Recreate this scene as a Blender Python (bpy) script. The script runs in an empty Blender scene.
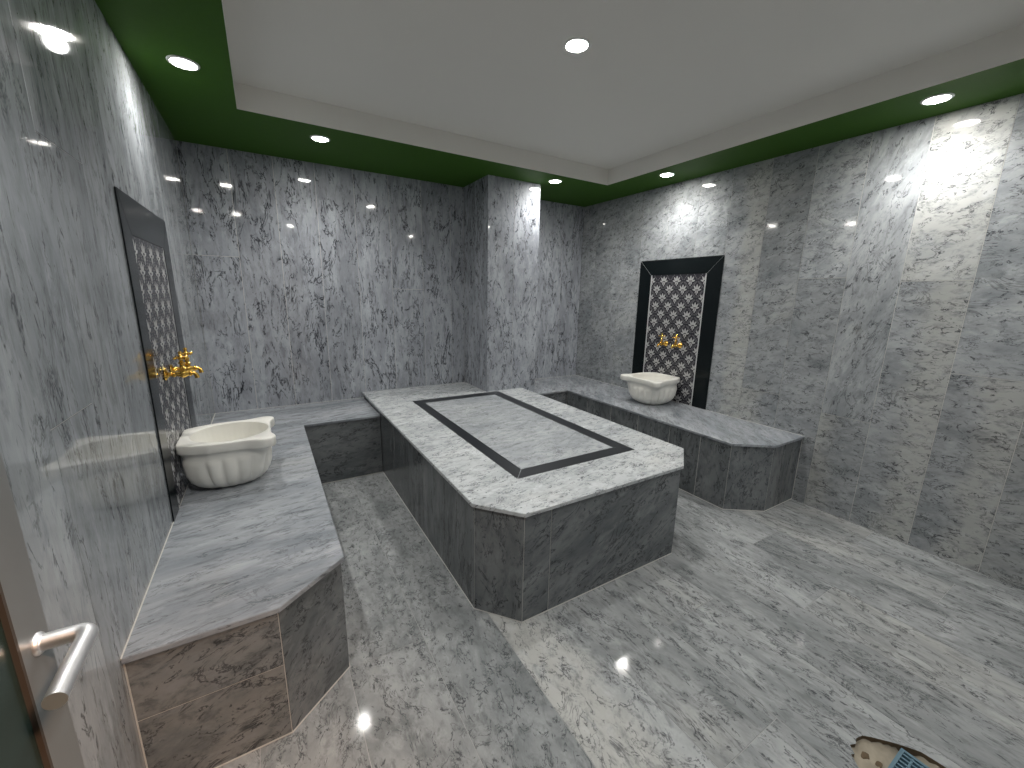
import bpy, bmesh, math, random
from mathutils import Vector, Matrix
random.seed(7)
sc = bpy.context.scene
COL = sc.collection
PI = math.pi
BEAM = 22.0                             # watts of a lamp beam
LAMP = 225.0                            # radiance of a lamp lens

# ---------------------------------------------------------------- measures (metres)
W, H, YE = 3.498, 2.339, -3.88          # room width, soffit height, entrance wall
TRAY = 0.126                            # raised white centre above the soffit
HB, HS = 0.473, 0.525                   # bench and platform heights
TH = 0.017                              # thickness of the top slabs
OV = 0.011                              # overhang of the tops
PX0, PX1, PY = 2.058, 2.579, -0.485     # pillar
DOOR_X0, DOOR_X1, DOOR_H = 0.085, 0.99, 2.06

# ---------------------------------------------------------------- materials
def newmat(name):
    m = bpy.data.materials.new(name); m.use_nodes = True
    return m, m.node_tree.nodes, m.node_tree.links, m.node_tree.nodes['Principled BSDF']

def plain(name, col, rough=0.5, metal=0.0, spec=0.5, noise=0.0, nscale=30.0):
    m, n, l, b = newmat(name)
    b.inputs['Base Color'].default_value = (*col, 1)
    b.inputs['Roughness'].default_value = rough
    b.inputs['Metallic'].default_value = metal
    b.inputs['Specular IOR Level'].default_value = spec
    if noise:
        tc = n.new('ShaderNodeTexCoord'); tx = n.new('ShaderNodeTexNoise')
        tx.inputs['Scale'].default_value = nscale; tx.inputs['Detail'].default_value = 6
        l.new(tc.outputs['Object'], tx.inputs['Vector'])
        mx = n.new('ShaderNodeMix'); mx.data_type = 'RGBA'
        mx.inputs[6].default_value = (*[c * (1 - noise) for c in col], 1)
        mx.inputs[7].default_value = (*[min(1, c * (1 + noise)) for c in col], 1)
        l.new(tx.outputs['Fac'], mx.inputs[0]); l.new(mx.outputs[2], b.inputs['Base Color'])
    return m

def marble(name, light, dark, vein, cream, rough=0.08, veinamt=0.8, fleck=0.8, contrast=1.0, vscale=5.0, bump=0.0):
    m, n, l, b = newmat(name)
    def att(a):
        x = n.new('ShaderNodeAttribute'); x.attribute_name = a; return x
    mc = att('mc'); tone = att('tone'); cr = att('cream')
    def vadd(off):
        v = n.new('ShaderNodeVectorMath'); v.operation = 'ADD'; v.inputs[1].default_value = off
        l.new(mc.outputs['Vector'], v.inputs[0]); return v.outputs[0]
    def noise(off, scale, detail, rg=0.55, dist=0.0):
        t = n.new('ShaderNodeTexNoise')
        t.inputs['Scale'].default_value = scale; t.inputs['Detail'].default_value = detail
        t.inputs['Roughness'].default_value = rg; t.inputs['Distortion'].default_value = dist
        l.new(vadd(off), t.inputs['Vector']); return t.outputs['Fac']
    def rng(x, a, c, lo=0.0, hi=1.0):
        r = n.new('ShaderNodeMapRange'); r.interpolation_type = 'SMOOTHSTEP'
        r.inputs[1].default_value = a; r.inputs[2].default_value = c; r.inputs[3].default_value = lo; r.inputs[4].default_value = hi
        l.new(x, r.inputs[0]); return r.outputs[0]
    def math_(op, x, y):
        k = n.new('ShaderNodeMath'); k.operation = op
        for i, v in enumerate((x, y)):
            if isinstance(v, (int, float)): k.inputs[i].default_value = v
            elif v is not None: l.new(v, k.inputs[i])
        return k.outputs[0]
    def mix(f, a, c):
        k = n.new('ShaderNodeMix'); k.data_type = 'RGBA'
        if isinstance(f, (int, float)): k.inputs[0].default_value = f
        else: l.new(f, k.inputs[0])
        for i, v in ((6, a), (7, c)):
            if isinstance(v, tuple): k.inputs[i].default_value = (*v, 1)
            else: l.new(v, k.inputs[i])
        return k.outputs[2]
    big = rng(noise((0, 0, 0), 4.5, 8, 0.66, 0.6), 0.5 - 0.2 / contrast, 0.5 + 0.2 / contrast)
    base = mix(big, dark, light)
    crm = rng(math_('ADD', math_('MULTIPLY', noise((7.3, 2.1, 5.5), 3.0, 7, 0.65, 0.6), 0.62), math_('MULTIPLY', cr.outputs['Fac'], 0.6)), 0.50, 0.74)
    base = mix(math_('MULTIPLY', crm, 0.68), base, cream)
    half = tuple(0.7 * c for c in dark)
    mot = rng(noise((3.1, 9.7, 1.5), 26, 6, 0.7, 0.4), 0.46, 0.70)
    base = mix(math_('MULTIPLY', mot, 0.72), base, half)
    lt = rng(noise((13.1, 4.7, 8.5), 17, 6, 0.68, 0.4), 0.50, 0.72)
    base = mix(math_('MULTIPLY', lt, 0.45), base, tuple(min(1, a * 1.28) for a in light))
    # broken dark veins: thin level lines of a distorted noise, kept only where a second noise allows
    d = math_('ABSOLUTE', math_('SUBTRACT', noise((1.7, 5.2, 9.1), vscale, 6, 0.66, 0.8), 0.5), None)
    v1 = rng(d, 0.0, 0.019, 1.0, 0.0)
    v1 = math_('MULTIPLY', v1, rng(noise((11.0, 3.0, 4.0), vscale * 1.3, 4, 0.6, 0.3), 0.43, 0.54))
    base = mix(math_('MULTIPLY', v1, veinamt), base, vein)
    d2 = math_('ABSOLUTE', math_('SUBTRACT', noise((21.7, 15.2, 2.1), vscale * 2.6, 5, 0.62, 0.8), 0.5), None)
    v2 = rng(d2, 0.0, 0.035, 1.0, 0.0)
    v2 = math_('MULTIPLY', v2, rng(noise((4.0, 13.0, 24.0), vscale * 3.4, 4, 0.6, 0.3), 0.51, 0.59))
    base = mix(math_('MULTIPLY', v2, fleck), base, vein)
    hsv = n.new('ShaderNodeHueSaturation')
    l.new(base, hsv.inputs['Color']); l.new(tone.outputs['Fac'], hsv.inputs['Value'])
    l.new(hsv.outputs[0], b.inputs['Base Color'])
    b.inputs['Roughness'].default_value = rough
    b.inputs['Specular IOR Level'].default_value = 0.5
    return m

G_VEIN, G_CREAM = (.030, .033, .040), (.53, .515, .465)
M = {}
M['wall_rear'] = marble('rear_wall_marble', (.44, .465, .505), (.25, .265, .295), (.018, .020, .026), G_CREAM, 0.05, 0.95, 0.85, 0.9, 6.5)
M['wall_left'] = marble('left_wall_marble', (.415, .44, .46), (.215, .235, .25), (.04, .045, .05), (.44, .455, .45), 0.05, 0.5, 0.85, 0.9, 8.0)
M['wall_right'] = marble('right_wall_marble', (.45, .47, .485), (.245, .265, .28), G_VEIN, (.51, .515, .49), 0.06, 0.55, 0.9, 0.9, 9.0)
M['floor'] = marble('floor_marble', (.425, .44, .445), (.225, .24, .245), G_VEIN, (.485, .48, .455), 0.08, 0.6, 0.8, 0.9, 9.0)
M['top'] = marble('platform_top_marble', (.62, .645, .655), (.38, .405, .42), (.045, .05, .055), (.66, .65, .63), 0.22, 0.5, 0.9, 0.8, 11.0)
M['centre'] = marble('platform_centre_marble', (.47, .49, .505), (.31, .335, .355), (.08, .085, .09), (.52, .52, .50), 0.22, 0.45, 0.6, 0.8, 10.0)
M['bench'] = marble('bench_top_marble', (.40, .42, .445), (.215, .235, .26), (.06, .065, .075), (.45, .45, .43), 0.17, 0.4, 0.6, 0.9, 9.0)
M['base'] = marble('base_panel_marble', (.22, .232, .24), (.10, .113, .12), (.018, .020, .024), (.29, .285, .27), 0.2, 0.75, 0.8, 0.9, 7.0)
M['floor'].node_tree.nodes['Principled BSDF'].inputs['Specular IOR Level'].default_value = .10
M['floor_grout'] = plain('grey_floor_grout', (.36, .365, .36), 0.8, noise=.2)
M['grout'] = plain('pale_grout', (.55, .54, .51), 0.8, noise=.1)
M['white'] = plain('white_ceiling_paint', (.76, .745, .70), 0.9, noise=.015, nscale=3)
M['green'] = plain('green_soffit_paint', (.040, .108, .012), 0.6, spec=0.12, noise=.12, nscale=90)
M['black'] = plain('black_granite', (.006, .009, .010), 0.16, spec=.22, noise=.4, nscale=120)
M['granite'] = plain('honed_black_granite', (.012, .014, .017), 0.3, noise=.4, nscale=120)
M['tile_dark'] = plain('dark_glass_tile', (.035, .034, .042), 0.15, noise=.5, nscale=60)
M['bead'] = plain('grey_filigree', (.15, .15, .16), 0.35)
M['motif'] = plain('silver_motif', (.42, .42, .42), 0.35, noise=.3, nscale=70)
M['pale_edge'] = plain('pale_tile_edge', (.5, .51, .52), 0.4)
M['stone'] = plain('white_basin_marble', (.80, .79, .74), 0.28, noise=.04, nscale=9)
M['gold'] = plain('polished_gold', (.86, .55, .13), 0.18, 1.0)
M['steel'] = plain('satin_steel', (.86, .88, .90), 0.42, 1.0)
M['alu'] = plain('grey_aluminium', (.17, .185, .19), 0.3, 0.0, noise=.05, nscale=5)
M['gasket'] = plain('brown_gasket', (.055, .042, .032), 0.7)
M['trim'] = plain('white_lamp_ring', (.8, .8, .78), 0.4)
M['mortar'] = plain('beige_mortar', (.31, .275, .215), 0.9, noise=.5, nscale=22)
M['dirt'] = plain('brown_broken_edge', (.12, .085, .05), 0.9, noise=.5, nscale=60)
M['blue'] = plain('pale_blue_plastic', (.095, .175, .225), 0.45)
M['blue_dark'] = plain('deep_blue_plastic', (.05, .12, .20), 0.5)
M['plaster'] = plain('corridor_plaster', (.12, .115, .11), 0.9)

gm, gn, gl, gb = newmat('dark_green_glass')
gb.inputs['Base Color'].default_value = (.022, .04, .034, 1); gb.inputs['Roughness'].default_value = 0.25
M['glass'] = gm
em, en, el, eb = newmat('lamp_glow')
en.remove(eb); e = en.new('ShaderNodeEmission'); e.inputs[0].default_value = (1, .965, .90, 1); e.inputs[1].default_value = LAMP
el.new(e.outputs[0], en['Material Output'].inputs[0]); M['glow'] = em

# ---------------------------------------------------------------- object helpers
def setp(o, label=None, cat=None, group=None, kind=None):
    if label: o['label'] = label
    if cat: o['category'] = cat
    if group: o['group'] = group
    if kind: o['kind'] = kind
    return o

def empty(name, loc, label, cat, group=None, rz=0.0):
    o = bpy.data.objects.new(name, None); COL.objects.link(o)
    o.empty_display_size = 0.1
    o.location = loc; o.rotation_euler = (0, 0, rz)
    bpy.context.view_layer.update()
    return setp(o, label, cat, group)

def link(name, me, mats, parent=None, world=True):
    o = bpy.data.objects.new(name, me); COL.objects.link(o)
    for m in mats: me.materials.append(m)
    if parent is not None:
        o.parent = parent
        if world: o.matrix_parent_inverse = parent.matrix_world.inverted()
    return o

class MB:
    """flat-faced stone work: every face carries its grain coordinates, tone and cream amount"""
    def __init__(s): s.v = []; s.f = []; s.m = []; s.mc = []; s.t = []; s.c = []
    def face(s, pts, mat=0, mc=None, tone=1.0, cream=0.0):
        i = len(s.v); s.v += [tuple(p) for p in pts]; s.f.append(list(range(i, i + len(pts)))); s.m.append(mat)
        s.mc += list(mc) if mc else [(0, 0, 0)] * len(pts)
        s.t += [tone] * len(pts); s.c += list(cream) if isinstance(cream, (list, tuple)) else [cream] * len(pts)
    def build(s, name, mats, parent=None):
        me = bpy.data.meshes.new(name); me.from_pydata(s.v, [], s.f)
        for p, m in zip(me.polygons, s.m): p.material_index = m
        a = me.attributes.new('mc', 'FLOAT_VECTOR', 'CORNER')
        for d, v in zip(a.data, s.mc): d.vector = v
        a = me.attributes.new('tone', 'FLOAT', 'CORNER')
        for d, v in zip(a.data, s.t): d.value = v
        a = me.attributes.new('cream', 'FLOAT', 'CORNER')
        for d, v in zip(a.data, s.c): d.value = v
        me.update()
        return link(name, me, mats, parent)

def grain(a, b, along, st, seed):
    """a, b in-plane coordinates; along = angle of the grain from a; st = stretch"""
    c, s = math.cos(along), math.sin(along)
    g, x = a * c + b * s, -a * s + b * c
    return (g / st + seed * 3.7, x + seed * 1.3, seed)

def slab(mb, O, U, V, N, u0, u1, v0, v1, t=0.006, gap=0.0012, mat=0, along=PI / 2, st=3.0, tone=1.0, cream=0.0, seed=None, edgemat=None):
    """one stone slab whose face lies in the plane O + uU + vV, N pointing out of the stone"""
    if seed is None: seed = random.uniform(0, 60)
    O, U, V, N = map(Vector, (O, U, V, N))
    u0 += gap; u1 -= gap; v0 += gap; v1 -= gap
    uv = [(u0, v0), (u1, v0), (u1, v1), (u0, v1)]
    top = [O + U * a + V * b for a, b in uv]; bot = [p - N * t for p in top]
    mc = [grain(a, b, along, st, seed) for a, b in uv]
    flip = U.cross(V).dot(N) < 0
    order = [3, 2, 1, 0] if flip else [0, 1, 2, 3]
    cc = [cream[0], cream[1], cream[1], cream[0]] if isinstance(cream, tuple) else [cream] * 4   # cream may run from one side to the other
    mb.face([top[i] for i in order], mat, [mc[i] for i in order], tone, [cc[i] for i in order])
    cream = 0.5 * (cc[0] + cc[1])
    em_ = mat if edgemat is None else edgemat
    for i in range(4):
        j = (i + 1) % 4
        q = [top[i], bot[i], bot[j], top[j]]; qc = [mc[i], mc[i], mc[j], mc[j]]
        if flip: q.reverse(); qc.reverse()
        mb.face(q, em_, qc, tone, cream)

def prism(mb, poly, z0, z1, mat=0, along=0.0, st=3.0, tone=1.0, cream=0.0, seed=None, bevel=0.0):
    """upright prism over a counter-clockwise outline, grain running in the top face"""
    if seed is None: seed = random.uniform(0, 60)
    n = len(poly)
    def ins(d):
        out = []
        for i in range(n):
            p, a, b = Vector(poly[i]), Vector(poly[i - 1]), Vector(poly[(i + 1) % n])
            e1 = (p - a).normalized(); e2 = (b - p).normalized()
            n1 = Vector((-e1.y, e1.x)); n2 = Vector((-e2.y, e2.x))
            k = n1 + n2
            out.append(p + k * (d / max(0.2, 1 + n1.dot(n2))))
        return out
    zt = z1 - bevel
    pt = ins(bevel) if bevel else [Vector(p) for p in poly]
    g = lambda p: grain(p[0], p[1], along, st, seed)
    mb.face([(p[0], p[1], z1) for p in pt], mat, [g(p) for p in pt], tone, cream)
    mb.face([(p[0], p[1], z0) for p in reversed(poly)], mat, [g(p) for p in reversed(poly)], tone, cream)
    for i in range(n):
        j = (i + 1) % n; a, b = poly[i], poly[j]
        mb.face([(a[0], a[1], z0), (b[0], b[1], z0), (b[0], b[1], zt), (a[0], a[1], zt)], mat,
                [grain(a[0], a[1] + z0, along, st, seed), grain(b[0], b[1] + z0, along, st, seed), grain(b[0], b[1] + zt, along, st, seed), grain(a[0], a[1] + zt, along, st, seed)], tone, cream)
        if bevel:
            mb.face([(a[0], a[1], zt), (b[0], b[1], zt), (pt[j][0], pt[j][1], z1), (pt[i][0], pt[i][1], z1)], mat, [g(a), g(b), g(pt[j]), g(pt[i])], tone, cream)

def quad(mb, O, U, V, N, u0, u1, v0, v1, mat):
    O, U, V, N = map(Vector, (O, U, V, N))
    q = [O + U * a + V * b for a, b in ((u0, v0), (u1, v0), (u1, v1), (u0, v1))]
    if U.cross(V).dot(N) < 0: q.reverse()
    mb.face(q, mat)

def bm_obj(name, bm, mat, parent=None, smooth=True, bevel=0.0, mats=None):
    if smooth:
        for f in bm.faces: f.smooth = True
    me = bpy.data.meshes.new(name); bm.to_mesh(me); bm.free()
    return link(name, me, mats or [mat], parent)

def lathe(bm, prof, mat4=Matrix(), seg=32, capb=True, capt=True):
    rings = []
    for r, z in prof:
        rings.append([bm.verts.new(mat4 @ Vector((r * math.cos(2 * PI * k / seg), r * math.sin(2 * PI * k / seg), z))) for k in range(seg)])
    for a, b in zip(rings, rings[1:]):
        for k in range(seg):
            bm.faces.new((a[k], a[(k + 1) % seg], b[(k + 1) % seg], b[k]))
    if capb: bm.faces.new(list(reversed(rings[0])))
    if capt: bm.faces.new(rings[-1])
    return rings

def tube(bm, pts, rad, seg=16, cap=True):
    pts = [Vector(p) for p in pts]; rings = []
    up = Vector((0, 0, 1))
    prev = None
    for i, p in enumerate(pts):
        t = (pts[min(i + 1, len(pts) - 1)] - pts[max(i - 1, 0)]).normalized()
        if prev is None:
            ref = up if abs(t.dot(up)) < 0.9 else Vector((1, 0, 0))
            a = t.cross(ref).normalized()
        else:
            a = (prev - t * prev.dot(t)).normalized()
        prev = a; b = t.cross(a)
        r = rad[i] if isinstance(rad, (list, tuple)) else rad
        rings.append([bm.verts.new(p + (a * math.cos(2 * PI * k / seg) + b * math.sin(2 * PI * k / seg)) * r) for k in range(seg)])
    for r0, r1 in zip(rings, rings[1:]):
        for k in range(seg): bm.faces.new((r0[k], r0[(k + 1) % seg], r1[(k + 1) % seg], r1[k]))
    if cap: bm.faces.new(list(reversed(rings[0]))); bm.faces.new(rings[-1])
    bmesh.ops.recalc_face_normals(bm, faces=bm.faces)

def box(bm, x0, x1, y0, y1, z0, z1):
    r = bmesh.ops.create_cube(bm, size=1)
    for v in r['verts']:
        v.co = Vector(((x0 + x1) / 2 + v.co.x * (x1 - x0), (y0 + y1) / 2 + v.co.y * (y1 - y0), (z0 + z1) / 2 + v.co.z * (z1 - z0)))

def arc_smooth(o, ang=35):
    me = o.data
    for p in me.polygons: p.use_smooth = True
    bm = bmesh.new(); bm.from_mesh(me)
    for e in bm.edges:
        if len(e.link_faces) == 2 and e.calc_face_angle(0) > math.radians(ang): e.smooth = False
    bm.to_mesh(me); bm.free()

# ---------------------------------------------------------------- the room shell
ZT = H                                  # walls run up to the soffit
def wall(name, O, U, N, cols, mat, joints, label, st=3.0, tones=(.85, 1.12), creams=(0, 0), along=PI / 2, hole=None, special=None):
    """a wall clad in upright slabs; cols = column edges along U, joints(i) = heights of the cross joints of column i"""
    mb = MB(); V = (0, 0, 1)
    for i in range(len(cols) - 1):
        zs = [0.0] + joints(i) + [ZT]
        for k in range(len(zs) - 1):
            tone = random.uniform(*tones); cr = random.uniform(*creams); al = along; stt = st
            if special:
                q = special(i, k)
                if q: tone, cr, al, stt = q
            if hole and cols[i] >= hole[0] - .01 and cols[i + 1] <= hole[1] + .01:
                if zs[k + 1] <= hole[2]: continue
                slab(mb, O, U, V, N, cols[i], cols[i + 1], max(zs[k], hole[2]), zs[k + 1], along=al, st=stt, tone=tone, cream=cr)
            else:
                slab(mb, O, U, V, N, cols[i], cols[i + 1], zs[k], zs[k + 1], along=al, st=stt, tone=tone, cream=cr)
    Ob = Vector(O) - Vector(N) * 0.0015
    if hole:
        quad(mb, Ob, U, V, N, cols[0], hole[0], 0, ZT, 1); quad(mb, Ob, U, V, N, hole[1], cols[-1], 0, ZT, 1)
        quad(mb, Ob, U, V, N, hole[0], hole[1], hole[2], ZT, 1)
    else:
        quad(mb, Ob, U, V, N, cols[0], cols[-1], 0, ZT, 1)
        Ob2 = Vector(O) - Vector(N) * 0.08
        quad(mb, Ob2, U, V, -Vector(N), cols[0], cols[-1], 0, ZT, 1)
    o = mb.build(name, [mat, M['grout']])
    return setp(o, label, None, None, 'structure')

rc = [0, -.222, -.474, -.589, -.843, -1.13, -1.423, -1.69, -1.967, -2.24, -2.51, -2.77, -3.053, -3.335, -3.61, YE]
rc = [-c for c in rc]
def rj(i):
    return {4: [1.62], 6: [1.24], 8: [.72], 9: [1.527], 11: [1.50], 12: [1.02], 13: [.80], 2: [1.35], 10: [.66]}.get(i, [])
RT = {(9, 0): (.84, .2, 0.1, 1.6), (9, 1): (1.04, .45, 0.2, 1.5), (10, 0): (.84, (.7, .0), 0.1, 1.8), (10, 1): (.95, .1, 1.3, 2.4), (11, 0): (.88, (.1, .9), 0.0, 1.8), (11, 1): (1.02, .65, .25, 1.6),
      (12, 0): (.84, (.0, 1.15), 0.0, 1.8), (12, 1): (.94, .35, 0.1, 1.8), (13, 0): (.80, .55, 0.0, 2.0), (13, 1): (.86, .3, 0.1, 1.8), (8, 0): (.88, (1.1, .0), 0.2, 1.6), (8, 1): (.84, .4, 0.3, 1.6), (7, 0): (.9, (.0, 1.1), 0.2, 1.6)}
wall('wall_right', (W, 0, 0), (0, -1, 0), (-1, 0, 0), rc, M['wall_right'], rj, 'right wall of pale grey marble slabs with cream patches',
     st=1.5, tones=(.84, 1.0), creams=(.05, .45), along=0.3, special=lambda i, k: RT.get((i, k)))
bc = [0, .275, .545, .82, 1.1, 1.375, 1.655, 1.925, PX0]
wall('wall_back', (0, 0, 0), (1, 0, 0), (0, -1, 0), bc + [PX1, 2.90, 3.213, W], M['wall_rear'],
     lambda i: {0: [1.62], 5: [1.42], 9: [1.2]}.get(i, []), 'rear wall of grey marble slabs with dark crackled veins', st=3.0, tones=(.90, 1.02), creams=(0, .25))
lc = [0, .30, .60, .88, 1.16, 1.44, 1.72, 2.0, 2.28, 2.52, 2.80, 3.1, 3.4, 3.7, -YE]
wall('wall_left', (0, 0, 0), (0, -1, 0), (1, 0, 0), lc, M['wall_left'],
     lambda i: {5: [1.45], 7: [1.72], 8: [1.1], 9: [1.95]}.get(i, []), 'left wall of grey marble slabs with upright streaks', st=4.0, tones=(.86, 1.04), creams=(0, .5))
ec = [0, DOOR_X0, .39, .69, DOOR_X1, 1.3, 1.6, 1.9, 2.2, 2.5, 2.8, 3.1, W]
wall('wall_front', (0, YE, 0), (1, 0, 0), (0, 1, 0), ec, M['wall_rear'], lambda i: [], 'entrance wall of grey marble slabs around the doorway', st=2.5, hole=(DOOR_X0, DOOR_X1, DOOR_H))

# pillar standing out from the rear wall
mb = MB()
for (a, b, j, tn) in ((PX0, 2.317, None, .98), (2.317, PX1, 1.35, 1.06)):
    zs = [0, ZT] if j is None else [0, ZT]
    for k in range(len(zs) - 1):
        slab(mb, (0, PY, 0), (1, 0, 0), (0, 0, 1), (0, -1, 0), a, b, zs[k], zs[k + 1], st=2.2, tone=tn)
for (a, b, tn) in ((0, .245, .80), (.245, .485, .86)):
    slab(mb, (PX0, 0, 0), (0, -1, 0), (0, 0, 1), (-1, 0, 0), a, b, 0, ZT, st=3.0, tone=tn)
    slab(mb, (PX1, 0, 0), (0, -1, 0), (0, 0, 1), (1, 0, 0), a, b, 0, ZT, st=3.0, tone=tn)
e_ = .0015
for q in ([(PX0 + e_, PY + e_), (PX1 - e_, PY + e_)], [(PX1 - e_, PY + e_), (PX1 - e_, 0)], [(PX0 + e_, 0), (PX0 + e_, PY + e_)]):
    (a, b) = q
    mb.face([(a[0], a[1], 0), (b[0], b[1], 0), (b[0], b[1], ZT), (a[0], a[1], ZT)], 1)
setp(mb.build('wall_pillar', [M['wall_rear'], M['grout']]), 'square marble clad pillar standing out from the rear wall', None, None, 'structure')

# floor of long slabs with a broken hole round the drain
hole = [(1.795, -3.435), (1.815, -3.405), (1.838, -3.378), (1.850, -3.383), (1.869, -3.364), (1.888, -3.372), (1.912, -3.366), (1.938, -3.372), (1.957, -3.388), (1.977, -3.409), (2.004, -3.438), (2.022, -3.462), (2.040, -3.488), (2.046, -3.53), (2.05, -3.58), (2.02, -3.63), (1.95, -3.65), (1.87, -3.645), (1.81, -3.61), (1.785, -3.55), (1.78, -3.48)]
mb = MB()
fx = [0, .255, .54, .83, 1.12, 1.44, 1.755, 2.09, 2.39, 2.69, 2.98, 3.26, W]
def fj(i): return {0: [-1.9], 1: [-2.9], 2: [-2.29, -.9], 3: [-1.4], 4: [-1.9], 5: [-3.2, -1.1], 6: [-2.75], 7: [-2.2], 8: [-3.0], 9: [-2.6], 10: [-3.3, -1.7], 11: [-2.9]}.get(i, [])
FT = [.92, .95, .90, .88, 1.08, .92, .95, .90, .92, .88, .95, .9]
for i in range(len(fx) - 1):
    ys = [0.0] + sorted(fj(i), reverse=True) + [YE]
    for k in range(len(ys) - 1):
        x0, x1, y1, y0 = fx[i], fx[i + 1], ys[k], ys[k + 1]
        seed = random.uniform(0, 60); tone = FT[i] * random.uniform(.95, 1.05); cr = random.uniform(.05, .45) if i != 4 else (1.05, .25)
        al = PI / 2 + random.uniform(-.15, .15); st = 2.4 if i > 4 else 1.5
        if x0 < 1.9 < x1 and y0 < -3.5 < y1:
            g = .0012
            bm = bmesh.new()
            vo = [bm.verts.new((a, b, 0)) for a, b in ((x0 + g, y0 + g), (x1 - g, y0 + g), (x1 - g, y1 - g), (x0 + g, y1 - g))]
            vh = [bm.verts.new((a, b, 0)) for a, b in hole]
            es = [bm.edges.new((vv[j], vv[(j + 1) % len(vv)])) for vv in (vo, vh) for j in range(len(vv))]
            bmesh.ops.triangle_fill(bm, edges=es, use_beauty=True, use_dissolve=False, normal=(0, 0, 1))
            for f in bm.faces:
                p = [v.co.copy() for v in f.verts]
                if f.normal.z < 0: p.reverse()
                mb.face(p, 0, [grain(q.x, q.y, al, st, seed) for q in p], tone, .3)
            bm.free()
            for j in range(len(hole)):
                a, b = hole[j], hole[(j + 1) % len(hole)]
                mb.face([(a[0], a[1], 0), (b[0], b[1], 0), (b[0], b[1], -.05), (a[0], a[1], -.05)], 2)
        else:
            slab(mb, (0, 0, 0), (1, 0, 0), (0, 1, 0), (0, 0, 1), x0, x1, y0, y1, along=al, st=st, tone=tone, cream=cr)
# grout bed under the slabs, left open at the drain
for (x0, x1, y0, y1) in ((0, 1.76, YE, 0), (2.07, W, YE, 0), (1.76, 2.07, -3.355, 0), (1.76, 2.07, YE, -3.66)):
    mb.face([(x0, y0, -.0012), (x1, y0, -.0012), (x1, y1, -.0012), (x0, y1, -.0012)], 1)
setp(mb.build('floor', [M['floor'], M['floor_grout'], M['dirt']]), 'floor of long grey marble slabs', None, None, 'structure')

# bed of rough mortar in the broken hole
bm = bmesh.new()
NX, NY = 22, 24
gv = [[bm.verts.new((1.74 + .35 * i / NX, -3.69 + .36 * j / NY, -.010 - .010 * random.random() - (.012 if 1.84 < 1.74 + .35 * i / NX < 2.03 and -3.69 + .36 * j / NY < -3.44 else 0))) for j in range(NY + 1)] for i in range(NX + 1)]
for i in range(NX):
    for j in range(NY): bm.faces.new((gv[i][j], gv[i + 1][j], gv[i + 1][j + 1], gv[i][j + 1]))
setp(bm_obj('floor_mortar', bm, M['mortar']), 'rough beige mortar exposed in the broken floor hole', None, None, 'structure')

# mortar stains in the hole, stood in for by small flattened lumps
for k, (sx, sy, s, mt, lb) in enumerate(((1.885, -3.400, .013, 'dirt', 'dark stain at the far rim of the floor hole, formed as a flat lump'), (1.892, -3.432, .011, 'dirt', 'brown stain in the mortar beside the blue drain grate, formed as a flat lump'))):
    bm = bmesh.new(); bmesh.ops.create_icosphere(bm, subdivisions=2, radius=s)
    for v in bm.verts: v.co = Vector((v.co.x * 1.2, v.co.y * .8, v.co.z * .35)) * random.uniform(.85, 1.15)
    o = bm_obj('mortar_stain', bm, M[mt], None, smooth=False); o.location = (sx, sy, -.0125)
    setp(o, lb, 'stone')

# blue drain grate
GX0, GX1, GY0, GY1, GZ = 1.858, 2.010, -3.602, -3.450, -.006
root = empty('drain_grate', ((GX0 + GX1) / 2, (GY0 + GY1) / 2, GZ - .02), 'pale blue square drain grate set in the broken hole in the floor', 'drain')
bm = bmesh.new(); w_ = .009
for a in ((GX0, GX1, GY0, GY0 + w_), (GX0, GX1, GY1 - w_, GY1), (GX0, GX0 + w_, GY0 + w_, GY1 - w_), (GX1 - w_, GX1, GY0 + w_, GY1 - w_)):
    box(bm, *a, GZ - .022, GZ)
bm_obj('frame', bm, M['blue'], root, False)
bm = bmesh.new()
ns = 8
for k in range(ns):
    x = GX0 + w_ + (k + .5) * (GX1 - GX0 - 2 * w_) / ns
    box(bm, x - .0028, x + .0028, GY0 + w_, GY1 - w_, GZ - .012, GZ - .002)
for k in range(1, 6):
    y = GY0 + w_ + k * (GY1 - GY0 - 2 * w_) / 6
    box(bm, GX0 + w_, GX1 - w_, y - .003, y + .003, GZ - .012, GZ - .003)
bm_obj('grid', bm, M['blue'], root, False)
bm = bmesh.new(); box(bm, GX0 + w_, GX1 - w_, GY0 + w_, GY1 - w_, GZ - .024, GZ - .020)
o = bm_obj('sump', bm, M['blue_dark'], root, False); o['label'] = 'deep blue sump under the grid'

# green soffit, white raised ceiling
TX0, TX1, TY1, TY0 = .37, 3.069, -.80, -3.22
mb = MB(); zc = H + TRAY
xs = [-.08, TX0, TX1, W + .08]; ys = [YE - .1, TY0, TY1, .08]
for i in range(3):
    for j in range(3):
        if i == 1 and j == 1: continue
        mb.face([(xs[i], ys[j], H), (xs[i], ys[j + 1], H), (xs[i + 1], ys[j + 1], H), (xs[i + 1], ys[j], H)], 0)
setp(mb.build('trim_1', [M['green']]), 'green painted soffit running round the ceiling edge', None, None, 'structure')
mb = MB()
mb.face([(TX0, TY0, zc), (TX0, TY1, zc), (TX1, TY1, zc), (TX1, TY0, zc)], 0)
e2 = H - .0015
for a, b in (((TX0, TY0), (TX1, TY0)), ((TX1, TY0), (TX1, TY1)), ((TX1, TY1), (TX0, TY1)), ((TX0, TY1), (TX0, TY0))):
    mb.face([(a[0], a[1], e2), (b[0], b[1], e2), (b[0], b[1], zc), (a[0], a[1], zc)], 0)
setp(mb.build('ceiling', [M['white']]), 'white raised centre of the ceiling', None, None, 'structure')
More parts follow.
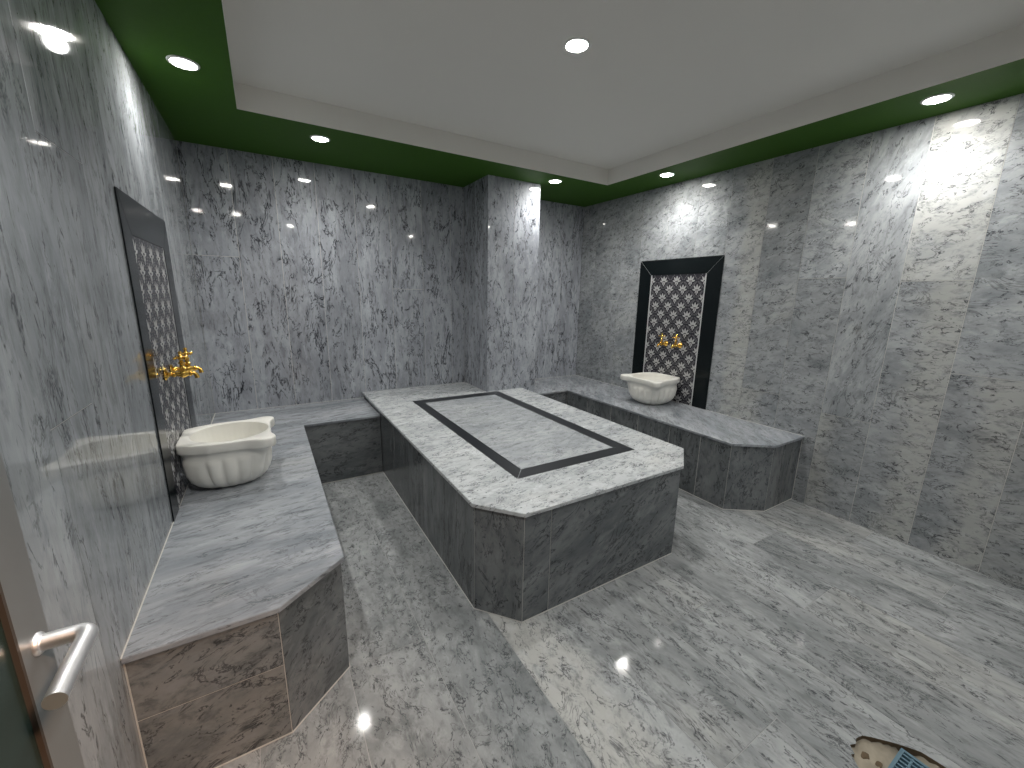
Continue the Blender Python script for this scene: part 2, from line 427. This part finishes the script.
# ---------------------------------------------------------------- marble benches and platform
def inset(poly, d):
    n = len(poly); out = []
    for i in range(n):
        p, a, b = Vector(poly[i]), Vector(poly[i - 1]), Vector(poly[(i + 1) % n])
        e1 = (p - a).normalized(); e2 = (b - p).normalized()
        n1 = Vector((-e1.y, e1.x)); n2 = Vector((-e2.y, e2.x))
        out.append(tuple(p + (n1 + n2) * (d / max(.2, 1 + n1.dot(n2)))))
    return out

def riser(mb, a, b, z0, z1, splits=(), hsplit=(), st=2.5, along=PI / 2, tones=(.9, 1.05), cream=.2, tone=None):
    """upright panels along the outline segment a->b (outline counter-clockwise, so outside is on the right)"""
    a, b = Vector((*a, 0)), Vector((*b, 0)); L = (b - a).length; U = (b - a) / L; N = Vector((U.y, -U.x, 0))
    us = [0] + [s * L for s in splits] + [L]; zs = [z0] + list(hsplit) + [z1]
    for i in range(len(us) - 1):
        for k in range(len(zs) - 1):
            slab(mb, a, U, (0, 0, 1), N, us[i], us[i + 1], zs[k], zs[k + 1], t=.005, gap=.0015, st=st, along=along, tone=tone or random.uniform(*tones), cream=cream)

def foot_beads(mb, outline, edges):
    n = len(outline)
    for i in edges:
        a, b = Vector(outline[i]), Vector(outline[(i + 1) % n]); d = (b - a).normalized(); m = Vector((d.y, -d.x)) * .0025
        e = [d * .002 if (k % n) in edges else -d * .004 for k in (i - 1, i + 1)]
        prism(mb, [tuple(a), tuple(a + m - e[0] * .5), tuple(b + m + e[1] * .5), tuple(b)], .0004, .004)

def bench(name, label, poly, faces, top_along):
    """poly: outline of the top, counter-clockwise; faces: {edge index: riser settings} for the faces open to the room"""
    root = empty(name, (*poly[0], 0), label, 'bench')
    out = []
    n = len(poly)
    base = []
    for i in range(n):                                     # base steps back only under the open edges
        base.append(None)
    ins_all = inset(poly, OV)
    for i in range(n):
        prev_open, next_open = ((i - 1) % n) in faces, i in faces
        p = Vector(poly[i])
        if prev_open and next_open: base[i] = ins_all[i]
        elif prev_open or next_open:
            j = i if next_open else (i - 1) % n            # the open edge
            a, b = Vector(poly[j]), Vector(poly[(j + 1) % n]); d = (b - a).normalized(); nn = Vector((-d.y, d.x))
            k = (i - 1) % n if next_open else i            # the closed edge, along which the corner slides
            a2, b2 = Vector(poly[k]), Vector(poly[(k + 1) % n]); d2 = (b2 - a2).normalized()
            t = OV / d2.dot(nn) if abs(d2.dot(nn)) > 1e-6 else 0
            base[i] = tuple(p + d2 * t)
        else: base[i] = tuple(p)
    mb = MB()
    core = inset(base, .0012)
    prism(mb, core, 0.0, HB - TH - .0005, mat=1)
    for i, kw in faces.items():
        riser(mb, base[i], base[(i + 1) % n], .0025, HB - TH - .001, **kw)
    mb.build('base', [M['base'], M['grout']], root)
    mb = MB()                                              # pale joints at the foot and against the walls
    foot_beads(mb, base, faces)
    for i in range(n):
        a, b = Vector(poly[i]), Vector(poly[(i + 1) % n])
        if i in faces or (b - a).length < .9: continue
        d = (b - a).normalized(); m = Vector((-d.y, d.x))
        a2, b2 = a - m * .001, b - m * .001
        prism(mb, [tuple(a2), tuple(b2), tuple(b2 + m * .0032), tuple(a2 + m * .0032)], HB - .004, HB + .0012)
        for p, sgn in ((a, 1), (b, -1)):
            j = (i - 1) % n if sgn > 0 else (i + 1) % n
            if j in faces:
                q = p + d * sgn * (OV + .001) - m * .001
                prism(mb, [tuple(q - d * .003), tuple(q + d * .003), tuple(q + d * .003 + m * .0032), tuple(q - d * .003 + m * .0032)], .0005, HB - TH)
    mb.build('grout_bead', [M['grout']], root)
    mb = MB(); prism(mb, poly, HB - TH, HB, mat=0, along=top_along, st=3.2, tone=1.0, cream=.3, bevel=.0025)
    mb.build('seat_slab', [M['bench']], root)
    return root

g_ = .0015
LB = [(g_, -2.446), (.348, -2.446), (.554, -2.284), (.554, -.605), (1.079 - g_, -.605), (1.079 - g_, -g_), (g_, -g_)]
bench('marble_bench', 'L-shaped grey marble bench along the left wall, carrying the nearer and larger-looking basin', LB,
      {0: dict(hsplit=(.262,), along=.25, st=1.6, tone=1.0, cream=.5), 1: dict(along=.5, st=1.4, tone=.92, cream=.3), 2: dict(splits=(.2, .4, .6, .8)), 3: dict(along=.1, st=2.5, tone=.85)}, .12)
RB = [(3.135, -2.441), (W - g_, -2.441), (W - g_, -g_), (PX1 + g_, -g_), (PX1 + g_, PY - g_), (2.418 + g_, PY - g_), (2.418 + g_, -.585), (2.906, -.585), (2.906, -2.282)]
bench('marble_bench', 'narrow grey marble bench along the right wall, with a cut front corner', RB,
      {0: dict(splits=(.4,), tone=.95, cream=.4, st=4), 6: dict(along=.1, tone=.9), 7: dict(splits=(.18, .36, .54, .72, .87), tones=(.8, .95)), 8: dict(tone=.98, cream=.3, st=1.8)}, .9)

root = empty('marble_platform', (1.75, -1.3, 0), 'large raised marble platform with a black inlaid rectangle, in the middle of the room', 'platform')
PT = [(1.068, -2.252), (1.219, -2.433), (2.211, -2.433), (2.429, -2.271), (2.429, PY - g_), (PX0 - g_, PY - g_), (PX0 - g_, -g_), (1.068, -g_)]
PB = [(1.079, -2.248), (1.224, -2.422), (2.206, -2.422), (2.418, -2.265), (2.418, PY - g_), (PX0 - g_, PY - g_), (PX0 - g_, -g_), (1.079, -g_)]
mb = MB(); prism(mb, inset(PB, .0012), 0, HS - TH - .0005, mat=1)
kw = {7: dict(splits=(.26, .42, .56, .70, .85), st=5, tones=(.72, .86), cream=.0), 0: dict(st=2.0, tone=.95, cream=.15), 1: dict(splits=(.14,), along=.5, st=2.2, tone=1.0, cream=.2), 2: dict(tone=.95), 3: dict(splits=(.2, .4, .6, .8))}
for i, k in kw.items(): riser(mb, PB[i], PB[(i + 1) % 8], .0025, HS - TH - .001, **k)
mb.build('base', [M['base'], M['grout']], root)
mb = MB(); foot_beads(mb, PB[:4] + [(2.418, -.592)] + [(2.0, -.592), (1.5, -.61)] + [(1.079, -.612)], (7, 0, 1, 2, 3)); mb.build('grout_bead', [M['grout']], root)
mb = MB(); prism(mb, PT, HS - TH, HS, along=.15, st=2.0, cream=.3, bevel=.0025)
mb.build('top_slab', [M['top']], root)
IO = [(1.358, -2.147), (2.156, -2.147), (2.156, -.509), (1.358, -.509)]
II = [(1.432, -2.062), (2.067, -2.062), (2.067, -.614), (1.432, -.614)]
for i in range(4):
    j = (i + 1) % 4
    d = (Vector(IO[j]) - Vector(IO[i])).normalized() * .0016
    mb = MB()
    a, b, c, e = [Vector(p) for p in (IO[i], IO[j], II[j], II[i])]
    prism(mb, [tuple(a + d), tuple(b - d), tuple(c - d), tuple(e + d)], HS - .006, HS + .0008)
    o = mb.build('inlay_band', [M['granite']], root); o['label'] = 'black granite inlay strip'
mb = MB()
i2 = inset(II, .0012)
prism(mb, i2, HS - .006, HS + .0007, along=.1, st=2.2, tone=1.0, cream=.2)
mb.build('centre_panel', [M['centre']], root)

# ---------------------------------------------------------------- framed tile panels behind the basins
def motif_faces(mb, put, cx, cy, s, lim):
    """one damask motif: a heart of petals over a small stalk; put(u, v, h) maps to the wall"""
    def blob(ox, oy, rx, ry, ang, n=10, mat=1):
        pts = []
        for k in range(n):
            t = 2 * PI * k / n
            x, y = rx * math.cos(t), ry * math.sin(t)
            x *= (1 - .35 * math.sin(t)) if ry > rx else 1
            u = cx + s * (ox + x * math.cos(ang) - y * math.sin(ang)); v = cy + s * (oy + x * math.sin(ang) + y * math.cos(ang))
            u = min(max(u, lim[0]), lim[1]); v = min(max(v, lim[2]), lim[3])
            pts.append(put(u, v, .0006))
        mb.face(pts, mat)
    blob(0, .26, .11, .27, 0)                               # crown of five petals
    for sg in (-1, 1):
        blob(sg * .24, .20, .095, .24, -sg * .55)
        blob(sg * .34, -.03, .085, .20, -sg * 1.25)
        blob(sg * .11, -.24, .07, .18, -sg * 2.75)
        for k in range(5):                                  # beaded ogee lines between the motifs
            t = (k + .5) / 5
            blob(sg * (.22 + .58 * t), .82 - .74 * t, .05, .07, sg * .9, 6, 3)
            blob(sg * (.80 - .58 * t), -.08 - .74 * t, .05, .07, -sg * .9, 6, 3)
    blob(0, -.42, .055, .16, 0)

def niche(name, label, x, out, yA, yB, ztop, iA, iB, iz):
    """x: wall plane; out: +1 or -1 towards the room; yA < yB outer sides; iA < iB inner sides"""
    root = empty(name, (x, (yA + yB) / 2, HB), label, 'wall panel')
    z0 = HB + .001; T = .005
    def P(y, z, h): return (x + out * h, y, z)
    def piece(pts, nm, h0, h1, mat):
        mb = MB(); n = len(pts)
        q = pts if out < 0 else list(reversed(pts))        # y rises to the left when looking along -x
        q = list(reversed(q))
        mb.face([P(y, z, h1) for y, z in q], 0)
        mb.face([P(y, z, h0) for y, z in reversed(q)], 0)
        for i in range(n):
            a, b = q[i], q[(i + 1) % n]
            mb.face([P(a[0], a[1], h1), P(a[0], a[1], h0), P(b[0], b[1], h0), P(b[0], b[1], h1)], 0)
        return mb.build(nm, [mat], root)
    g = .002
    piece([(yA, z0), (iA, z0), (iA, iz - g), (yA, ztop - g)], 'frame_side', .0005, T, M['black'])
    piece([(iB, z0), (yB, z0), (yB, ztop - g), (iB, iz - g)], 'frame_side', .0005, T, M['black'])
    piece([(yA + g, ztop), (iA + g, iz), (iB - g, iz), (yB - g, ztop)], 'frame_head', .0005, T, M['black'])
    mb = MB()                                              # pale joints of the two mitres
    for ya, yb in ((yA, iA), (yB, iB)):
        q = [(ya, ztop - .0035), (ya, ztop + .0005), (yb, iz + .0005), (yb, iz - .0035)]
        mb.face([P(a, b, T - .0008) for a, b in q], 0); mb.face([P(a, b, .001) for a, b in reversed(q)], 0)
    mb.build('mitre_joint', [M['pale_edge']], root)
    mb = MB()
    def put(u, v, h): return P(u, v, .002 + h)
    q = [(iA, z0), (iB, z0), (iB, iz), (iA, iz)]
    if out > 0: pass
    else: q.reverse()
    mb.face([put(a, b, 0) for a, b in q], 0)
    e = .012
    for (a0, a1) in ((iA, iA + e), (iB - e, iB)):
        r = [(a0, z0), (a1, z0), (a1, iz), (a0, iz)]
        if out < 0: r.reverse()
        mb.face([put(a, b, .0003) for a, b in r], 2)
    lim = (iA + e, iB - e, z0, iz)
    dx, dy = .136, .0735
    mid = (iA + iB) / 2; row = 0; v = iz - .055
    while v > z0 - .05:
        k0 = -4
        for k in range(-4, 5):
            u = mid + (k + (.5 if row % 2 else 0)) * dx
            if iA + .006 < u < iB - .006: motif_faces(mb, put, u, v, .080, lim)
        v -= dy; row += 1
    o = mb.build('tile_panel', [M['tile_dark'], M['motif'], M['pale_edge'], M['bead']], root)
    # make every face look into the room
    bm = bmesh.new(); bm.from_mesh(o.data)
    for f in bm.faces:
        if f.normal.x * out < 0: f.normal_flip()
    bm.to_mesh(o.data); bm.free()
    for ch in root.children:
        if ch is o: continue
        bm = bmesh.new(); bm.from_mesh(ch.data); bmesh.ops.remove_doubles(bm, verts=bm.verts, dist=1e-5)
        bmesh.ops.recalc_face_normals(bm, faces=bm.faces); bm.to_mesh(ch.data); bm.free()
    o['label'] = 'dark tile with silver damask motifs'
    return root

niche('wall_panel', 'tall black framed patterned tile panel on the right wall', W, -1, -1.695, -.865, 1.719, -1.564, -1.000, 1.587)
niche('wall_panel', 'tall black framed patterned tile panel on the left wall', 0, 1, -1.721, -.890, 1.718, -1.611, -1.035, 1.577)

# ---------------------------------------------------------------- marble basins
RIM = [(0, -.128), (.05, -.156), (.12, -.176), (.20, -.178), (.26, -.178), (.295, -.190), (.325, -.205), (.358, -.203), (.380, -.182), (.384, -.155), (.372, -.130), (.362, -.10), (.362, -.04)]
RIM = RIM + [(x, -y) for x, y in reversed(RIM)]
BODY = [(.012, -.112), (.05, -.142), (.12, -.165), (.20, -.168), (.27, -.155), (.32, -.125), (.348, -.075), (.355, -.02)]
BODY = BODY + [(x, -y) for x, y in reversed(BODY)]
INN = [(.195 + .158 * math.cos(t), .154 * math.sin(t)) for t in [2 * PI * k / 40 for k in range(40)]]
CEN = (.19, 0.0)

def radial(poly, n, cen=CEN):
    out = []
    for k in range(n):
        t = 2 * PI * k / n; d = (math.cos(t), math.sin(t)); best = 0
        for i in range(len(poly)):
            a, b = poly[i], poly[(i + 1) % len(poly)]
            ex, ey = b[0] - a[0], b[1] - a[1]; wx, wy = a[0] - cen[0], a[1] - cen[1]
            den = d[0] * ey - d[1] * ex
            if abs(den) < 1e-9: continue
            r = (wx * ey - wy * ex) / den; s = (wx * d[1] - wy * d[0]) / den
            if r > 0 and -1e-6 <= s <= 1 + 1e-6: best = max(best, r)
        out.append(best)
    return out

def smooth_loop(r, it):
    for _ in range(it): r = [(r[i - 1] + 2 * r[i] + r[(i + 1) % len(r)]) / 4 for i in range(len(r))]
    return r

def basin(name, label, loc, rz, hh, scale=1.0):
    root = empty(name, loc, label, 'basin', None, rz)
    n = 160
    rim = smooth_loop(radial(RIM, n), 3); body = smooth_loop(radial(BODY, n), 6); inn = radial(INN, n)
    bm = bmesh.new()
    def flute(k, amt):
        t = 2 * PI * k / n; t = t if t < PI else t - 2 * PI
        fade = max(0.0, min(1.0, (2.35 - abs(t)) / .25))
        return 1 + 1.3 * amt * fade * (abs(math.sin(t * 9)) ** .6 - .75)
    rings = []
    def ring(rs, z): rings.append([bm.verts.new((CEN[0] + rs[k] * math.cos(2 * PI * k / n), rs[k] * math.sin(2 * PI * k / n), z)) for k in range(n)])
    def body_ring(z, s, lug, fl):
        rs = []
        for k in range(n):
            b = body[k] * s * flute(k, fl)
            rs.append(b * (1 - lug) + max(b, rim[k] * .985) * lug)
        ring(rs, z)
    s = hh / .25
    for z, sc_, lg, fl in ((0, .52, 0, .02), (.004, .595, 0, .04), (.012, .69, 0, .06), (.028, .805, 0, .08), (.052, .905, .02, .09), (.088, .97, .06, .088), (.14, 1.0, .16, .07), (.158, .985, .26, .045), (.166, .955, .32, .01), (.178, .935, .36, 0), (.196, .945, .5, 0), (.203, .965, .75, 0)):
        body_ring(z * s, sc_, lg, fl)
    ring([r * .985 for r in rim], .205 * s)
    ring([r * 1.0 for r in rim], .210 * s); ring(rim, .242 * s); ring([r * .992 for r in rim], .248 * s); ring([r * .975 for r in rim], .25 * s)
    ring([r * 1.03 for r in inn], .25 * s); ring([r * 1.0 for r in inn], .247 * s)
    for z, f in ((.215, .975), (.16, .92), (.11, .82), (.07, .66), (.05, .45), (.042, .2)):
        ring([r * f for r in inn], z * s)
    for a, b in zip(rings, rings[1:]):
        for k in range(n): bm.faces.new((a[k], a[(k + 1) % n], b[(k + 1) % n], b[k]))
    bm.faces.new(list(reversed(rings[0]))); bm.faces.new(rings[-1])
    bmesh.ops.scale(bm, vec=(scale, scale, 1), verts=bm.verts)
    o = bm_obj('bowl', bm, M['stone'], root); o.matrix_parent_inverse = Matrix()
    arc_smooth(o, 50)
    bm = bmesh.new()
    lathe(bm, [(.022, .0), (.022, .003), (.016, .004), (.012, .002)], Matrix.Translation((CEN[0] * scale, 0, .0415 * s)), 24)
    o = bm_obj('drain_plug', bm, M['steel'], root); o.matrix_parent_inverse = Matrix(); o['label'] = 'metal drain plug'
    return root

basin('wash_basin', 'white fluted marble basin on the left bench, nearer to the viewer', (.0035, -1.372, HB + .0005), 0, .245)
basin('wash_basin', 'white fluted marble basin on the right bench, smaller and farther off', (W - .02, -1.30, HB + .0005), PI, .232, 1.05)

# ---------------------------------------------------------------- gold taps
def tap(label, loc, rz):
    root = empty('gold_tap', loc, label, 'tap', 'gold taps', rz); root.scale = (.9, .9, .9)
    def add(nm, bm):
        o = bm_obj(nm, bm, M['gold'], root); o.matrix_parent_inverse = Matrix(); arc_smooth(o, 40); return o
    RX = Matrix.Rotation(PI / 2, 4, 'Y')
    bm = bmesh.new(); lathe(bm, [(.026, 0), (.028, .004), (.024, .009), (.015, .013), (.011, .017)], RX, 28); add('flange', bm)
    bm = bmesh.new(); lathe(bm, [(.010, .016), (.0105, .03), (.014, .033), (.014, .038), (.0105, .042), (.012, .052), (.017, .060), (.0195, .070), (.017, .080), (.012, .088), (.0105, .093), (.014, .096), (.014, .101), (.010, .104)], RX, 28); add('body', bm)
    bm = bmesh.new(); tube(bm, [(.102, 0, 0), (.108, 0, .001), (.114, 0, -.001), (.119, 0, -.007), (.122, 0, -.016), (.123, 0, -.024)], [.0095, .0095, .009, .009, .0095, .011], 18); add('spout', bm)
    T = Matrix.Translation((.070, 0, .014))
    bm = bmesh.new(); lathe(bm, [(.011, 0), (.011, .008), (.015, .011), (.015, .016), (.010, .020), (.009, .032), (.013, .036), (.013, .041), (.008, .046), (.0075, .056)], T, 24); h = add('bonnet', bm)
    bm = bmesh.new()
    lathe(bm, [(.010, .056), (.013, .060), (.013, .068), (.009, .073), (.006, .080), (.008, .086), (.0085, .090), (.004, .095)], T, 24)
    for k in range(4):
        a = PI / 2 * k + PI / 4
        c, s = math.cos(a), math.sin(a)
        tube(bm, [(.070 + c * r, s * r, .078) for r in (.008, .016, .024, .030, .034)], [.0045, .004, .0045, .0068, .004], 10)
    add('cross_handle', bm)
    return root
ZTAP = 1.026
tap('gold tap on the left wall panel, nearer of its pair', (.0027, -1.455, ZTAP), 0)
tap('gold tap on the left wall panel, farther of its pair', (.0027, -1.315, ZTAP), 0)
tap('gold tap on the right wall panel, left one of its pair', (W - .0027, -1.235, ZTAP - .045), PI)
tap('gold tap on the right wall panel, right one of its pair', (W - .0027, -1.385, ZTAP - .045), PI)

# ---------------------------------------------------------------- open door at the left
DX, DT, DY0, DY1 = .125, .038, -3.008, -3.845
root = empty('door_1', (DX - DT / 2, DY1, 0.01), 'dark glazed grey metal door standing open along the left wall', None); root['kind'] = 'structure'
SW = .062; z0, z1 = .012, 2.02
bm = bmesh.new()
for a in ((DX - DT, DX, DY0 - SW, DY0, z0, z1), (DX - DT, DX, DY1, DY1 + SW, z0, z1), (DX - DT, DX, DY1 + SW, DY0 - SW, z0, z0 + .1), (DX - DT, DX, DY1 + SW, DY0 - SW, z1 - .08, z1)): box(bm, *a)
bm_obj('door_frame', bm, M['alu'], root, False)
bm = bmesh.new()
a0, a1, b0, b1 = DY1 + SW, DY0 - SW, z0 + .1, z1 - .08; w_ = .005
for a in ((DX - DT + .004, DX + .001, a1 - w_, a1, b0, b1), (DX - DT + .004, DX + .002, a0, a0 + w_, b0, b1), (DX - DT + .004, DX + .002, a0 + w_, a1 - w_, b0, b0 + w_), (DX - DT + .004, DX + .002, a0 + w_, a1 - w_, b1 - w_, b1)): box(bm, *a)
bm_obj('gasket', bm, M['gasket'], root, False)
bm = bmesh.new(); box(bm, DX - .025, DX - .004, a0 + w_, a1 - w_, b0 + w_, b1 - w_)
bm_obj('glass_pane', bm, M['glass'], root, False)
hy, hz = -3.036, .968
bm = bmesh.new()
pts = [(DX + .004, hy, hz), (DX + .028, hy, hz)]
for k in range(7):
    t = PI / 2 * k / 6; pts.append((DX + .034 + .012 * math.sin(t), hy - .012 * (1 - math.cos(t)), hz))
pts += [(DX + .046, hy - .06, hz), (DX + .047, hy - .108, hz)]
tube(bm, pts, .0098, 24)
hd = bm_obj('door_handle', bm, M['steel'], root); arc_smooth(hd, 50)
bm = bmesh.new(); lathe(bm, [(.0135, 0), (.0135, .002), (.012, .004), (.011, .005)], Matrix.Translation((DX, hy, hz)) @ Matrix.Rotation(PI / 2, 4, 'Y'), 28)
o = bm_obj('rose', bm, M['steel'], hd); arc_smooth(o, 40)

# passage outside the doorway
mb = MB()
cy0, cy1, cx0, cx1 = -6.2, YE - .10, -.4, 1.7
mb.face([(cx0, cy0, 0), (cx1, cy0, 0), (cx1, cy1 + .1, 0), (cx0, cy1 + .1, 0)], 0)
mb.face([(cx0, cy0, 2.5), (cx0, cy1, 2.5), (cx1, cy1, 2.5), (cx1, cy0, 2.5)], 0)
mb.face([(cx0, cy0, 0), (cx0, cy0, 2.5), (cx1, cy0, 2.5), (cx1, cy0, 0)], 0)
mb.face([(cx0, cy0, 0), (cx0, cy1, 0), (cx0, cy1, 2.5), (cx0, cy0, 2.5)], 0)
mb.face([(cx1, cy0, 0), (cx1, cy0, 2.5), (cx1, cy1, 2.5), (cx1, cy1, 0)], 0)
for a, b, c, d in ((cx0, DOOR_X0, 0, 2.5), (DOOR_X1, cx1, 0, 2.5), (DOOR_X0, DOOR_X1, DOOR_H, 2.5)):
    mb.face([(a, cy1, c), (b, cy1, c), (b, cy1, d), (a, cy1, d)], 0)
setp(mb.build('wall_passage', [M['plaster']]), 'plastered passage outside the doorway', None, None, 'structure')
mb = MB()
for x, s in ((DOOR_X0, 1), (DOOR_X1, -1)):
    q = [(x, YE - .1, 0), (x, YE, 0), (x, YE, DOOR_H), (x, YE - .1, DOOR_H)]
    mb.face(q if s < 0 else q[::-1], 0)
mb.face([(DOOR_X0, YE - .1, DOOR_H), (DOOR_X1, YE - .1, DOOR_H), (DOOR_X1, YE, DOOR_H), (DOOR_X0, YE, DOOR_H)], 0)
setp(mb.build('trim_2', [M['alu']]), 'grey door lining', None, None, 'structure')

# ---------------------------------------------------------------- lamps
def downlight(label, x, y, z, power=1.0):
    root = empty('ceiling_light', (x, y, z), label, 'light', 'recessed downlights')
    bm = bmesh.new()
    lathe(bm, [(.045, .004), (.045, -.003), (.048, -.006), (.055, -.005), (.059, -.0015), (.059, -.0003)], Matrix.Translation((x, y, z)), 40, False, False)
    bmesh.ops.recalc_face_normals(bm, faces=bm.faces)
    bm_obj('ring', bm, M['trim'], root)
    bm = bmesh.new(); lathe(bm, [(.045, -.0015), (.043, -.004), (.022, -.0065), (.006, -.007)], Matrix.Translation((x, y, z)), 32, True, True)
    bmesh.ops.recalc_face_normals(bm, faces=bm.faces)
    o = bm_obj('lens', bm, M['glow'], root); o['label'] = 'glowing white lens'
    d = bpy.data.lights.new('beam', 'SPOT'); d.energy = BEAM; d.spot_size = math.radians(150); d.spot_blend = 1.0; d.shadow_soft_size = .03; d.color = (1, .985, .96)
    s = bpy.data.objects.new('beam', d); COL.objects.link(s); s.parent = root; s.matrix_parent_inverse = root.matrix_world.inverted()
    s.location = (x, y, z - .04)
    return root
downlight('round recessed downlight alone in the white middle of the ceiling', 1.685, -2.04, H + TRAY)
downlight('round recessed downlight in the green soffit beside the left wall, above the left panel', .196, -1.213, H)
downlight('round recessed downlight in the green soffit before the rear wall, left of the pillar', .803, -.578, H)
downlight('round recessed downlight in the green soffit at the right edge of the pillar', 2.62, -.640, H)
downlight('round recessed downlight in the green soffit beside the right wall, above the right panel', 3.226, -1.299, H)
downlight('round recessed downlight in the green soffit beside the right wall, nearest the right picture edge', 3.252, -2.831, H)
downlight('round recessed downlight in the green soffit beside the left wall, near the open door', .20, -2.90, H)
downlight('round recessed downlight in the green soffit over the doorway', .84, -3.55, H)
downlight('round recessed downlight in the green soffit of the entrance wall, far from the doorway', 2.66, -3.50, H)

d = bpy.data.lights.new('passage_lamp', 'AREA'); d.energy = 98; d.shape = 'DISK'; d.size = .3; d.color = (1, .62, .40)
s = bpy.data.objects.new('passage_lamp', d); COL.objects.link(s); s.location = (1.14, -4.36, 2.46)

w = bpy.data.worlds.new('dark_world'); sc.world = w; w.use_nodes = True
w.node_tree.nodes['Background'].inputs[0].default_value = (.02, .02, .022, 1)

# ---------------------------------------------------------------- camera
yaw, pitch, roll, f = -0.5435, -0.21534, 0.01824, 406.1
fwd = Vector((-math.sin(yaw) * math.cos(pitch), math.cos(yaw) * math.cos(pitch), math.sin(pitch)))
right = Vector((math.cos(yaw), math.sin(yaw), 0)); up = right.cross(fwd)
r2 = right * math.cos(roll) + up * math.sin(roll); u2 = up * math.cos(roll) - right * math.sin(roll)
cam = bpy.data.cameras.new('camera'); co = bpy.data.objects.new('camera', cam); COL.objects.link(co)
cam.sensor_fit = 'HORIZONTAL'; cam.sensor_width = 36; cam.lens = f / 1024 * 36; cam.clip_start = .02
co.matrix_world = Matrix(((r2.x, u2.x, -fwd.x, .3957), (r2.y, u2.y, -fwd.y, -3.6729), (r2.z, u2.z, -fwd.z, 1.3850), (0, 0, 0, 1)))
sc.camera = co
sc.view_settings.view_transform = 'Standard'; sc.view_settings.look = 'None'
sc.view_settings.gamma = 1; sc.view_settings.use_curve_mapping = False
sc.view_settings.exposure = 0.0
try:
    sc.cycles.use_denoising = True
    sc.cycles.sample_clamp_indirect = 0; sc.cycles.max_bounces = 10; sc.cycles.diffuse_bounces = 6; sc.cycles.caustics_reflective = False; sc.cycles.caustics_refractive = False
except Exception: pass
